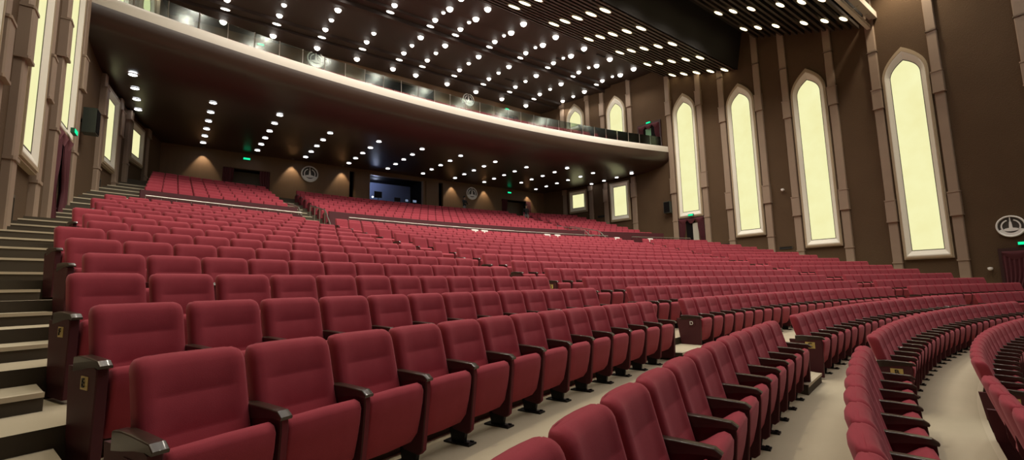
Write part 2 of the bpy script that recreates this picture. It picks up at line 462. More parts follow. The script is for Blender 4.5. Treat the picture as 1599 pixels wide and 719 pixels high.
# the rest of the seats: one mesh
def lowpoly_parts():
    out = []
    b = MB()
    def sect(h, yr, yf, hw, c): return [(-hw, yf+c, h), (-hw+c, yf, h), (hw-c, yf, h), (hw, yf+c, h), (hw, yr-c, h), (hw-c, yr, h), (-hw+c, yr, h), (-hw, yr-c, h)]
    b.rings([sect(.34, -.17, -.285, .253, .02), sect(.91, -.0, -.135, .255, .02), sect(.955, -.01, -.115, .250, .02), sect(.97, -.03, -.085, .236, .015)])
    st = MB(); st.prism_x([SEATP[i] for i in (0, 2, 4, 6, 8, 10, 12)], -.24, .24)
    a = MB(); a.prism_x([ARMP[i] for i in (0, 2, 4, 5, 8, 10)], -.033, .033)
    p = MB(); p.prism_x([PANP[i] for i in (0, 2, 4, 6, 8, 9)], -.024, .024)
    e = MB(); e.prism_x(ENDP, -.030, .030)
    g = MB(); g.prism_x([(-.43,.16), (-.40,0), (-.26,0), (-.22,.20)], -.02, .02)
    return b, st, a, p, e, g
LP = lowpoly_parts()
rest = MB()
def put(mb, R, th, z, yc, dx, mi):
    c, s_ = cos(-th), sin(-th); ox, oy = XC + R*sin(th), yc + R*cos(th)
    rest.add([(ox + (x+dx)*c - y*s_, oy + (x+dx)*s_ + y*c, z + h) for x, y, h in mb.v], mb.f, mi)
def put_seat(s, yc=YC):
    b, st, a, p, e, g = LP; h = s['s']/2; A_ = (s['R'], s['th'], s['z'], yc)
    put(b, *A_, 0, 0); put(st, *A_, 0, 0); put(a, *A_, h, 1)
    last = s['i'] == s['n']-1
    put(e if last else p, *A_, h, 2)
    if not last: put(g, *A_, h, 3)
    if s['i'] == 0: put(a, *A_, -h-.01, 1); put(e, *A_, -h-.01, 2)
for s in seats:
    if not s['solo']: put_seat(s)
BR = [68.6 + 1.1*j for j in range(6)]; BT = [12.15 + .47*j for j in range(6)]
for j in range(6):
    R = BR[j]; w = 15.2
    for d0, d1 in ((-w, -9.9), (-8.6, 8.6), (9.9, w)):
        a0, a1 = math.asin(d0/R), math.asin(d1/R); n = int((a1-a0)*R/PITCH)
        for i in range(n): put_seat(dict(R=R, th=a0 + (i+.5)*(a1-a0)/n, z=BT[j]-SH, i=i, n=n, s=(a1-a0)*R/n), YB)
ro = rest.obj('distant_theatre_seats', [M['red'], M['wood'], M['post'], M['black']])
tag(ro, 'all the farther red theatre seats filling upper rows, rear block and balcony', 'seats', None, 'stuff')

# ------------------------------------------------------------------ side walls
ZT = 18.6
def side_wall(side, name):
    m = MB(); ys = [-9 + 1.2*i for i in range(36)] + [BACKY + .3]
    ys = [y for y in ys if y < BACKY] + [BACKY+.3]
    inn = [(wall_pt(y, side), y) for y in ys]; out = [(wall_pt(y, side) + side*.35, y) for y in ys]
    n = len(ys)
    for i in range(n-1):
        for A_, B_ in ((inn[i], inn[i+1]), (out[i], out[i+1])):
            m.add([(*A_, -2.6), (*B_, -2.6), (*B_, ZT), (*A_, ZT)], [(0,1,2,3)])
        m.add([(*inn[i], ZT), (*inn[i+1], ZT), (*out[i+1], ZT), (*out[i], ZT)], [(0,1,2,3)])
    struct(m.obj(name, M['wall']))
side_wall(-1, 'wall_left'); side_wall(1, 'wall_right')

def arch_poly(hw, z0, zs, za, n=9):
    pts = [(-hw, z0), (hw, z0), (hw, zs)]
    ctrl = (hw*.98, zs + .56*(za-zs))
    for i in range(1, n):
        t = i/n; x = (1-t)**2*hw + 2*t*(1-t)*ctrl[0] + 0; z = (1-t)**2*zs + 2*t*(1-t)*ctrl[1] + t*t*za
        pts.append((x, z))
    pts.append((0, za))
    pts += [(-x, z) for x, z in reversed(pts[3:-1])] + [(-hw, zs)]
    return pts
def rect_poly(hw, z0, z1): return [(-hw, z0), (hw, z0), (hw, z1), (-hw, z1)]
WN = [0]
def window(Y, side, z0, z1, arch=True, hw=1.0, label=''):
    loc, rz = wall_frame(Y, side)
    WN[0] += 1
    r = struct(empty('window_%d' % WN[0], (loc[0], loc[1], z0), rz))
    H = z1 - z0
    def poly(t):
        if arch: return arch_poly(hw-t, 1.35*t, H-1.60-t*.1, H-2.1*t)
        return rect_poly(hw-t, 1.35*t, H-1.1*t)
    m = MB(); m.ring_y(poly(0), poly(.05), -.14, .0); m.ring_y(poly(.05), poly(.12), -.18, 0); m.obj('frame_moulding', M['frame_out'], r)
    m = MB(); pa, pb, pc, pd = poly(.12), poly(.16), poly(.34), poly(.12); n = len(pa)
    m.rings([[(x, y, z) for x, z in pp] for pp, y in ((pa, -.165), (pb, -.165), (pc, -.055), (pc, .0), (pd, .0), (pa, -.165))], cap=False); m.obj('frame', M['frame_white'], r)
    m = MB(); m.ring_y(poly(.335), poly(.36), -.065, 0); m.obj('frame_line', M['line'], r)
    m = MB(); m.prism_y(poly(.355), -.05, -.02); m.obj('light_panel', M['glow'], r)
    return r
TR = []
def pilaster(Y, side, zb, zt, sill, blocks=True):
    loc, rz = wall_frame(Y, side); m = MB()
    def seg(w, d, a, b):
        a, b = max(a, zb), min(b, zt)
        if b <= a: return
        m.prism_z([(-w, .02), (-w, -d+.03), (-w+.03, -d), (w-.03, -d), (w, -d+.03), (w, .02)], a-zb, b-zb)
    seg(.21, .16, zb, zt)
    for c in (-9.5, 0, 8.5-.15):
        if c == -9.5: continue
    for a, b in ((2.1, 3.26), (8.5, 9.6)): seg(.24, .23, sill+a, sill+b); seg(.255, .25, sill+a-.03, sill+a+.03); seg(.255, .25, sill+b-.03, sill+b+.03)
    for a in (-.13, 11.84, 5.8 if False else 11.84): seg(.235, .195, sill+a-.04, sill+a+.04)
    TR.append(1)
    struct(m.obj('trim_%d' % len(TR), M['pil'], None, (loc[0], loc[1], zb), rz))
WINS = [(1.3, .1, 11.8), (6.15, .95, 12.5), (10.9, 1.97, 13.28), (15.22, 3.05, 13.98), (19.6, 4.95, 14.85)]
def floor_at(x, y):
    R = math.hypot(x-XC, y-YC)
    for a, b, z in T:
        if a <= R < b: return z
    return T[-1][2]
for side in (1, -1):
    for idx, (Y, z0, z1) in enumerate(WINS):
        if idx == 0: continue
        window(Y, side, z0, z1)
    for Y, z0, z1 in WINS[1:]:
        for d in (-1.3, 1.3):
            yy = Y + d; X = wall_pt(yy, side); zb = floor_at(X, yy) - .3
            zt = lerp(yy, [0, 7.5, 14.3, 14.8, 15.3, 21.3], [17.5, 17.5, 17.6, 17.5, 17.0, 17.6])
            pilaster(yy, side, zb, 17.9, z0)
    # bays beyond the balcony front: two low windows under it, two pointed ones above it
    for Y, z0, z1, u0, u1 in ((25.95, 5.45, 8.88, 12.75, 16.8), (30.35, 6.75, 8.88, 14.7, 17.4)):
        window(Y, side, z0, z1, arch=False, hw=.98)
        window(Y, side, u0, u1, hw=.98)
        for d in (-1.4, 1.4):
            yy = Y + d; X = wall_pt(yy, side)
            pilaster(yy, side, floor_at(X, yy)-.3, 9.1, z0 - .2)
            pilaster(yy, side, 11.2, 17.9, u0 - 5.9)
pilaster(1.75, 1, -2, 17.9, .1); pilaster(1.75, -1, -2, 17.9, .1)

# ------------------------------------------------------------------ back wall with openings
WBACK = []
def back_wall():
    x0, x1 = XC-16.0, XC+16.0
    holes = [(12.1, 16.55, 6.72, 8.82), (2.5, 5.2, 5.3, 8.1), (24.5, 27.9, 5.3, 8.15), (10.55, 10.9, 5.3, 8.9), (18.0, 18.4, 5.3, 8.9),
             (11.6, 17.65, 14.9, 17.0), (3.0, 5.6, 13.6, 16.4), (24.0, 26.7, 13.6, 16.5)]
    xs = sorted({x0, x1} | {h[0] for h in holes} | {h[1] for h in holes})
    zs = sorted({1.5, ZT} | {h[2] for h in holes} | {h[3] for h in holes})
    m = MB()
    for i in range(len(xs)-1):
        for j in range(len(zs)-1):
            cx, cz = (xs[i]+xs[i+1])/2, (zs[j]+zs[j+1])/2
            if any(h[0] < cx < h[1] and h[2] < cz < h[3] for h in holes): continue
            m.box(xs[i], xs[i+1], BACKY, BACKY+.3, zs[j], zs[j+1])
    struct(m.obj('wall_back', M['wallback']))
    for n, h in enumerate(holes):
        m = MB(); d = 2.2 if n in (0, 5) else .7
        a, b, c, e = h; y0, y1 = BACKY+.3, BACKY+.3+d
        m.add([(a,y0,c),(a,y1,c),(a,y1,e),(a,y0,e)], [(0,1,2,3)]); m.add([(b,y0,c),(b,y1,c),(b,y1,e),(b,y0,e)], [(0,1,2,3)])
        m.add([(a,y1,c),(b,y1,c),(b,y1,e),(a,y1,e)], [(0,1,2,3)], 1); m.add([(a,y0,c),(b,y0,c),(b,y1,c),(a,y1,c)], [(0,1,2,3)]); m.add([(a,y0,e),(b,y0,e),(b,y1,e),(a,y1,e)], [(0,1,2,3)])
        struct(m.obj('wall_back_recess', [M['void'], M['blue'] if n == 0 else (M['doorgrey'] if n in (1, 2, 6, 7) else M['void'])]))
    m = MB()
    for X in (11.5, 17.1): m.box(X-.55 if X < 14 else X-.3, X+.35 if X < 14 else X+.55, BACKY-.08, BACKY, 5.4, 8.9)
    struct(m.obj('trim_90', M['wallback']))
back_wall()
# front end of the room behind the camera
m = MB(); m.box(XC-17, XC+17, -9.3, -9.0, -2.6, ZT); struct(m.obj('wall_front', M['wall']))

# ------------------------------------------------------------------ balcony
def balcony():
    N = 64
    prof = [(66.95,10.80), (66.90,10.98), (66.40,11.0), (66.16,10.93), (66.04,10.80), (66.0,10.62), (66.0,10.42)]
    sof = [(66.0,10.42), (66.02,10.10), (66.10,9.85), (66.28,9.65), (66.6,9.48), (67.1,9.33), (67.9,9.21), (69.0,9.15)]  # lower front curve takes the soffit brown, its underside shade put into the colour
    def arc(R, i):
        a = .3
        for _ in range(50):
            Y = YB + R*cos(a); a = .5*a + .5*math.asin(min(.999, (wx(min(Y, 34.2))+.1)/R))
        return -a + 2*a*i/N
    m = MB()
    for part, mi in ((prof, 0), (sof, 1)):
        for (r0, z0), (r1, z1) in zip(part[:-1], part[1:]):
            for i in range(N):
                m.add([P(r0, arc(r0,i), z0, YB), P(r0, arc(r0,i+1), z0, YB), P(r1, arc(r1,i+1), z1, YB), P(r1, arc(r1,i), z1, YB)], [(0,1,2,3)], mi)
    # soffit to the back wall
    for i in range(N):
        a, b = P(69.0, arc(69.0,i), 9.15, YB), P(69.0, arc(69.0,i+1), 9.15, YB)
        m.add([a, b, (b[0], BACKY+.05, 9.15), (a[0], BACKY+.05, 9.15)], [(0,1,2,3)], 1)
    import bmesh
    me = bpy.data.meshes.new('balcony_slab'); me.from_pydata(m.v, [], m.f)
    for q in (M['nose'], M['soffit']): me.materials.append(q)
    me.polygons.foreach_set('material_index', m.m)
    bm = bmesh.new(); bm.from_mesh(me); bmesh.ops.remove_doubles(bm, verts=bm.verts, dist=.001); bmesh.ops.recalc_face_normals(bm, faces=bm.faces)
    for f in bm.faces: f.smooth = True
    bm.to_mesh(me); bm.free()
    struct(link('trim_80', me)); me.name = 'balcony_front_and_soffit'
    # tiers
    t = MB(); tiers = [(66.95, BR[0]-.95, BT[0]-SH-.0)] + [(BR[j]-.95 if j == 0 else BR[j-1]+.08, BR[j]+.08, BT[j]-SH) for j in range(6)] + [(BR[5]+.08, 78.5, BT[5]-SH+.1)]
    pz = 10.9
    for R0, R1, z in tiers:
        for i in range(N):
            t.add([P(R0, arc(R0,i), z, YB), P(R0, arc(R0,i+1), z, YB), P(R1, arc(min(R1,76.7),i+1), z, YB), P(R1, arc(min(R1,76.7),i), z, YB)], [(0,1,2,3)], 0)
            t.add([P(R0, arc(R0,i), pz-.1, YB), P(R0, arc(R0,i+1), pz-.1, YB), P(R0, arc(R0,i+1), z, YB), P(R0, arc(R0,i), z, YB)], [(0,1,2,3)], 1)
        pz = z
    struct(t.obj('floor_balcony', [M['carpet'], M['riser']]))
    # glass railing
    R = 66.55; a = arc(R, 0); n = 32
    rt = empty('glass_railing', P(R, 0, 11.0, YB)); tag(rt, 'frameless glass railing on thin posts along the curved balcony edge', 'railing')
    ox, oy, oz = P(R, 0, 11.0, YB)
    pm = MB(); pm.lathe([(.028, 0), (.028, .02), (.013, .03), (.013, .84), (.016, .85), (.012, .86)], 8)
    pme = pm.mesh('post', M['rail'], True)
    for i in range(n+1):
        th = a - 2*a*i/n if a < 0 else -a + 2*a*i/n
        th = -abs(a)*.985 + 2*abs(a)*.985*i/n
        x, y, z = P(R, th, 11.0, YB); link('post', pme, rt, (x-ox, y-oy, z-oz), -th)
        if i < n:
            th2 = -abs(a)*.985 + 2*abs(a)*.985*(i+1)/n; g = .02
            p0 = Vector(P(R, th, 11.0, YB)) - Vector((ox, oy, oz)); p1 = Vector(P(R, th2, 11.0, YB)) - Vector((ox, oy, oz)); d = (p1-p0).normalized(); nn = Vector((-d.y, d.x, 0))*.005
            q0, q1 = p0 + d*.03, p1 - d*.03; gm = MB()
            vs = []
            for zz in (.05, .83):
                for q in (q0-nn, q1-nn, q1+nn, q0+nn): vs.append((q.x, q.y, zz))
            gm.add(vs, [(0,1,2,3),(7,6,5,4),(0,1,5,4),(1,2,6,5),(2,3,7,6),(3,0,4,7)])
            gm.obj('glass_pane', M['glass'], rt)
balcony()

# ------------------------------------------------------------------ ceiling
def ceiling():
    m = MB(); x0, x1 = XC-17.9, XC+17.9
    pr = [(21.3, 17.60), (24.4, 17.66), (24.4, 17.80), (26.35, 17.94), (26.4, 17.78), (27.0, 17.78), (27.0, 17.50), (27.4, 17.50), (27.4, 17.68), (31.6, 17.82), (31.65, 17.62), (32.3, 17.62), (32.3, 17.42), (34.5, 17.42)]
    n = len(pr)
    m.add([(x0, y, z) for y, z in pr] + [(x1, y, z) for y, z in pr], [(i, i+1, n+i+1, n+i) for i in range(n-1)])
    # joint between main ceiling and slatted panel, dark gap bridge, and the front
    seq = [(21.3, 17.60), (21.3, 16.95)]
    m.add([(x0, 21.3, 17.6), (x1, 21.3, 17.6), (x1, 21.3, 16.9), (x0, 21.3, 16.9)], [(0,1,2,3)])
    m.add([(x0, 21.3, 17.25), (x1, 21.3, 17.25), (x1, 15.2, 15.5), (x0, 15.2, 15.5)], [(0,1,2,3)], 1)
    m.add([(x0, 15.2, 14.98), (x1, 15.2, 14.98), (x1, 15.2, 15.5), (x0, 15.2, 15.5)], [(0,1,2,3)], 1)
    m.add([(x0, 15.2, 15.0), (x1, 15.2, 15.0), (x1, 14.7, 17.6), (x0, 14.7, 17.6)], [(0,1,2,3)], 2)
    m.add([(x0, 14.7, 17.6), (x1, 14.7, 17.6), (x1, 13.9, 17.3), (x0, 13.9, 17.3)], [(0,1,2,3)], 2)
    m.add([(x0, 13.9, 17.3), (x1, 13.9, 17.3), (x1, 7.7, 15.1), (x0, 7.7, 15.1)], [(0,1,2,3)], 1)
    m.add([(x0, 7.7, 15.1), (x1, 7.7, 15.1), (x1, 7.2, 17.9), (x0, 7.2, 17.9)], [(0,1,2,3)], 2)
    m.add([(x0, 7.2, 17.9), (x1, 7.2, 17.9), (x1, -9.3, 17.9), (x0, -9.3, 17.9)], [(0,1,2,3)], 2)
    struct(m.obj('ceiling', [M['ceil'], M['void'], M['gap']]))
ceiling()
def slat_panel(y0, z0, y1, z1, label, n):
    r = empty('slatted_ceiling_panel', (XC, (y0+y1)/2, (z0+z1)/2)); tag(r, label, 'ceiling panel')
    m = MB(); ox, oy, oz = r.location
    sl = (z0-z1)/(y0-y1)
    for i in range(n):
        t = (i+.5)/n; y = y0 + (y1-y0)*t - oy; z = z0 + (z1-z0)*t - oz; w = .085
        m.add([(-17.3, y-w, z-w*sl), (17.3, y-w, z-w*sl), (17.3, y+w, z+w*sl), (-17.3, y+w, z+w*sl), (-17.3, y-w, z-w*sl+.20), (17.3, y-w, z-w*sl+.20), (17.3, y+w, z+w*sl+.20), (-17.3, y+w, z+w*sl+.20)],
              [(3,2,1,0),(4,5,6,7),(0,1,5,4),(1,2,6,5),(2,3,7,6),(3,0,4,7)])
    m.obj('slats', M['slat'], r)
    b = MB()
    for x in (-15.5, -11, -5.2, 0, 5.2, 11, 15.5):
        b.add([(x-.04, y0-oy, z0-oz+.2), (x+.04, y0-oy, z0-oz+.2), (x+.04, y1-oy, z1-oz+.2), (x-.04, y1-oy, z1-oz+.2), (x-.04, y0-oy, z0-oz+.28), (x+.04, y0-oy, z0-oz+.28), (x+.04, y1-oy, z1-oz+.28), (x-.04, y1-oy, z1-oz+.28)],
              [(3,2,1,0),(4,5,6,7),(0,1,5,4),(1,2,6,5),(2,3,7,6),(3,0,4,7)])
    b.obj('carrier_bars', M['gap'], r)
slat_panel(21.2, 16.80, 15.25, 15.0, 'rear dark slatted ceiling panel next to the downlit flat ceiling', 17)
slat_panel(13.9, 16.75, 7.8, 14.45, 'front dark slatted ceiling panel beside the white lighting beam', 15)

# lamps ------------------------------------------------------------------------
def lamp(name, loc, energy, col, ang, blend, rad, rot=(0,0,0), parent=None, typ='SPOT'):
    key = (typ, energy, col, ang, blend, rad)
    if key not in LD:
        d = bpy.data.lights.new('lamp', typ); d.energy = energy; d.color = col; d.shadow_soft_size = rad
        if typ == 'SPOT': d.spot_size = radians(ang); d.spot_blend = blend
        LD[key] = d
    o = bpy.data.objects.new(name, LD[key]); COL.objects.link(o); o.location = loc; o.rotation_euler = rot
    if parent: o.parent = parent
    else: TOPLEVEL.append(o)
    return o
LD = {}
def dl_mesh(r, kind):
    m = MB(); m.rings([[(R*cos(2*pi*i/20), R*sin(2*pi*i/20), z) for i in range(20)] for R, z in ((r*1.18, .01), (r*1.18, -.02), (r*1.02, -.025), (r*.98, .0))], cap=False)
    ring = m.mesh('trim_ring', M['trim'], True)
    l = MB()
    if kind == 'dome': l.rings([[(R*cos(2*pi*i/16), R*sin(2*pi*i/16), z) for i in range(16)] for R, z in ((r, 0), (r*.92, -r*.38), (r*.7, -r*.70), (r*.38, -r*.92), (r*.05, -r))])
    else: l.rings([[(R*cos(2*pi*i/20), R*sin(2*pi*i/20), z) for i in range(20)] for R, z in ((r, .0), (r*.98, -.015))])
    return ring, l
DLM = {}
def downlight(loc, r, kind, mk, label, group, spot=None, tilt=0):
    key = (r, kind, mk)
    if key not in DLM:
        ring, l = dl_mesh(r, kind); DLM[key] = (ring, l.mesh('lens', M[mk], True))
    ring, l = DLM[key]
    o = empty('downlight', loc); o.rotation_euler = (tilt, 0, 0); tag(o, label, 'ceiling light', group)
    for q in (link('trim_ring', ring, o), link('lens', l, o)):
        if mk == 'lens2': q.scale = (1.35, .62, 1)
        elif kind == 'flat' and mk == 'lens': q.scale = (1, .5, 1)
    if spot: lamp('lamp', (0, 0, -r-.05), *spot, parent=o)
    return o
E_UP, E_SL, E_SO, E_FR = 175, 400, 12, 340
# upper ceiling grid
colx = [-.9, 2.0, 4.9, 7.75, 10.6, 13.45, 15.4, 18.3, 21.2, 24.05, 26.9, 29.8]
rows_up = [(22.6, 17.58, .21, 'dome', 1), (24.0, 17.62, .21, 'dome', 1), (24.85, 17.80, .12, 'dome', 0), (26.0, 17.88, .18, 'dome', 1), (26.70, 17.76, .25, 'flat', 0),
           (28.2, 17.68, .20, 'dome', 1), (29.65, 17.73, .15, 'dome', 0), (31.1, 17.78, .18, 'dome', 1), (31.97, 17.60, .25, 'flat', 0), (33.2, 17.38, .20, 'dome', 1)]
for ri, (y, z, r, kd, big) in enumerate(rows_up):
    for ci, x in enumerate(colx):
        if abs(x-XC) > wx(y) - .6: continue
        if ri == 5 and ci == 4: continue
        if ri in (1, 2) and ci < 4 and ci % 2: continue
        kind = 'thin oval' if kd == 'flat' else ('small round' if r < .16 else 'bright round')
        downlight((x, y, z), r, kd, 'lens', f"{kind} downlight over balcony, {NUM[ri+1]} row back from slats, {NUM[ci+1]} from left wall", 'downlights of the flat upper ceiling',
                  (E_UP, (1,.93,.83), 130, .6, .15) if big else None)
def slat_z(y): return 15.0 + (16.80-15.0)*(y-15.25)/(21.2-15.25) if y > 14.5 else 14.45 + (16.75-14.45)*(y-7.8)/(13.9-7.8)
SX = [-2.3+3.15*i for i in range(12)]
SX = [15.6+3.15*i for i in range(-6, 6)]
for ri, y in enumerate((20.1, 19.1, 18.05, 16.95, 15.9)):
    for ci, x in enumerate(SX):
        if abs(x-XC) > 16.9: continue
        downlight((x, y, slat_z(y)-.02), .30, 'flat', 'lens2', f"warm oval light in rear slatted ceiling, {NUM[ri+1]} row from back, {NUM[ci+1]} from left wall", 'lights of the rear slatted ceiling',
                  (E_SL, (1,.92,.80), 120, .6, .25) if ri in (1, 3, 4) and abs(x-XC) < 14 else None, tilt=math.atan(.30))
SX2 = [1.6+3.12*i for i in range(10)]
for ri, y in enumerate((13.55, 12.65, 11.6, 10.05, 9.0, 8.1)):
    for ci, x in enumerate(SX2):
        if abs(x-XC) > 16.6: continue
        downlight((x, y, slat_z(y)-.02), .27, 'flat', 'lens2', f"warm oval light in front slatted ceiling, {NUM[ri+1]} row from back, {NUM[ci+1]} from left wall", 'lights of the front slatted ceiling',
                  (E_SL, (1,.92,.80), 120, .6, .25) if ri in (1, 3, 5) and abs(x-XC) < 14 else None, tilt=math.atan(.37))
# soffit grid
SYR = [23.95, 25.55, 27.0, 28.5, 29.95, 31.4, 32.9]
for ci in range(12):
    x = XC + (ci-5.5)*2.92
    rr = {0: range(0,5), 11: range(0,5), 1: range(1,7), 2: range(1,7), 9: range(1,6), 10: range(1,7)}.get(ci, range(2,7))
    for ri in rr:
        if abs(x-XC) > wx(SYR[ri]) - .35: continue
        downlight((x, SYR[ri], 9.13), .15, 'flat', 'lens3', f"white downlight under balcony, {NUM[7-ri]} row from back wall, {NUM[ci+1]} line from left wall", 'downlights under the balcony',
                  (E_SO, (1,.93,.84), 100, .7, .15) if ri % 2 == 0 else None)
# wall washers making the pools of light on the back wall
for i, dx in enumerate((-13.05, -7.9, -4.5, 4.75, 8.1, 13.1)):
    o = empty('wall_washer', (XC+dx, 33.88, 9.14)); tag(o, f"small recessed wall washer above the back wall, {NUM[i+1]} from left", 'ceiling light', 'wall washers over the rear wall')
    m = MB(); m.lathe([(.09, 0), (.09, -.03), (.06, -.03)], 14); m.obj('trim_ring', M['trim'], o, smooth=True)
    lamp('lamp', (0, -.02, -.08), 170, (1,.80,.55), 68, .5, .04, rot=(radians(6), 0, 0), parent=o)

# unseen downlights added to the front ceiling to brighten the first rows
for ri, y in enumerate((5.6, 2.6, -.6, -3.8)):
    for ci in range(7):
        downlight((XC + (ci-3)*4.3, y, 17.86), .17, 'dome', 'lens', f"round downlight in front ceiling beyond the white beam, {NUM[ri+1]} row, {NUM[ci+1]} from left wall", 'downlights of the front ceiling', (E_FR, (1,.93,.83), 120, .6, .2))
for sx in (-1, 1):
    downlight((XC + sx*16.0, 5.7, 17.86), .17, 'dome', 'lens', 'round downlight in the front ceiling close to the ' + ('left' if sx < 0 else 'right') + ' wall, over the nearest tall window', 'downlights of the front ceiling', (2300, (1,.85,.62), 100, .9, .2))
# air vents in the upper ceiling
for i, (x, y) in enumerate(((24.3, 23.2), (26.0, 22.7), (24.1, 25.2), (24.0, 30.0), (22.8, 30.3))):
    m = MB(); m.box(-.45, .45, -.07, .07, -.03, .03)
    for q in range(6): m.box(-.40+q*.14, -.37+q*.14, -.06, .06, -.036, -.03)
    z = 17.62 if y < 24.4 else (17.85 if y < 26 else 17.76)
    tag(m.obj('ceiling_vent', M['vent'], None, (x, y, z)), f"dark slot air vent in flat upper ceiling, {NUM[i+1]} counted from the slats", 'vent', 'dark slots in the upper ceiling')

# ------------------------------------------------------------------ white lighting beam
o = empty('lighting_beam', (XC, 7.45, 14.3)); tag(o, 'white double lighting beam spanning the hall in front of the slats', 'beam')
m = MB(); m.box(-17.1, 17.1, -.09, .09, -.12, .10); m.obj('lower_chord', M['truss'], o)
m = MB(); m.box(-17.1, 17.1, -.40, -.05, .42, .78); m.obj('upper_chord', M['truss'], o)
m = MB()
for i in range(24): m.tube([(-16.5+i*1.4, 0, .10), (-16.0+i*1.4, -.2, .42)], .02, 6)
m.obj('lacing', M['truss'], o)

# ------------------------------------------------------------------ parapet rails in front of the cross walkway
def rail(a0, a1, label):
    R = 52.62; zt = 3.13; zf = fl(NK-1)+.1; n = 24
    o = empty('parapet_rail', P(R, (a0+a1)/2, zf)); ox, oy, oz = o.location; tag(o, label, 'railing', 'metal rails behind the lower seats')
    pts = [Vector(P(R, a0+(a1-a0)*i/n, zt)) - Vector((ox,oy,oz)) for i in range(n+1)]
    m = MB(); m.tube([tuple(p) for p in pts], .03, 8); m.obj('handrail', M['rail'], o, smooth=True)
    m = MB()
    for i in range(n):
        b0, b1 = a0+(a1-a0)*i/n, a0+(a1-a0)*(i+1)/n
        q = []
        for r_ in (R-.05, R+.05):
            for b in (b0, b1):
                for z in (zf, zt-.10): 
                    p = P(r_, b, z); q.append((p[0]-ox, p[1]-oy, p[2]-oz))
        m.add(q, [(0,2,3,1),(4,5,7,6),(1,3,7,5),(0,4,6,2)])
    m.obj('parapet', M['maroon'], o)
    m = MB()
    for i in range(0, n+1, 2):
        p = pts[i]; m.tube([(p.x, p.y, p.z-.12), (p.x, p.y, p.z)], .012, 6)
    m.obj('brackets', M['rail'], o)
rail(-.292, -.196, 'bright metal rail on low parapet behind the left block')
rail(-.158, .158, 'bright metal rail on low parapet behind the middle block')
rail(.196, .292, 'bright metal rail on low parapet behind the right block')

# low dark wall in front of the rear block
def block_front(d0, d1, label):
    R = UR[0]-1.02; z0 = fl(NK-1)+.12; a0, a1 = math.asin(d0/R), math.asin(d1/R); n = 20; m = MB()
    o0 = P(R, (a0+a1)/2, z0)
    for i in range(n):
        b0, b1 = a0+(a1-a0)*i/n, a0+(a1-a0)*(i+1)/n; q = []
        for r_ in (R-.06, R+.04):
            for b in (b0, b1):
                for z in (z0, z0+1.62): p = P(r_, b, z); q.append((p[0]-o0[0], p[1]-o0[1], p[2]-o0[2]))
        m.add(q, [(0,2,3,1),(4,5,7,6),(1,3,7,5),(0,4,6,2),(0,1,5,4),(2,6,7,3)])
    tag(m.obj('low_wall', M['maroon'], None, o0), label, 'wall', None)
block_front(-15.4, -9.95, 'low dark maroon wall before the rear seating, left section')
block_front(-8.5, 8.5, 'low dark maroon wall before the rear seating, wide middle section')
block_front(9.95, 15.4, 'low dark maroon wall before the rear seating, right section')
# white sheets on the seats of the last lower row
for i, a in enumerate((-.033, -.0213, .0615, .076, .1656, .2189)):
    R = Rk(13) - .02; p = P(R, a, top(13)); m = MB()
    m.prism_x([(-.13,-.22), (-.115,-.22), (-.085,.0), (-.05,.018), (-.02,.0), (-.02,-.16), (-.005,-.16), (-.003,.01), (-.05,.032), (-.10,.01)], -.20, .20)
    tag(m.obj('paper_sheet', M['white'], None, p, -a), f"white paper sheet hung over a rear seat back, {NUM[i+1]} from left", 'paper', 'white sheets on the last lower row')

# ------------------------------------------------------------------ handrails on the upper aisle stairs
for dx, lb in ((-9.85, 'left edge of the rear left aisle'), (-8.65, 'right edge of the rear left aisle'), (9.85, 'right edge of the rear right aisle'), (8.65, 'left edge of the rear right aisle')):
    R0 = UR[0]-1.9; z0 = fl(NK-1)+.12
    o = empty('stair_handrail', P(R0, math.asin(dx/R0), z0)); tag(o, 'pale tubular handrail with posts on the ' + lb, 'handrail')
    L = []
    for i in range(5):
        R = R0 + .95*i; zf = z0 + max(0, lerp(R, [R0, UR[0]-.92, UR[2]], [0, UT[0]-SH-z0, UT[2]-SH-z0])); p = Vector(P(R, math.asin(dx/R), zf)) - Vector(o.location); L.append(p)
        m = MB(); m.tube([tuple(p), (p.x, p.y, p.z+.85)], .022, 6); m.obj('post', M['rail'], o, smooth=True)
    m = MB(); m.tube([(p.x, p.y, p.z+.86) for p in L], .03, 8); m.obj('handrail', M['rail'], o, smooth=True)

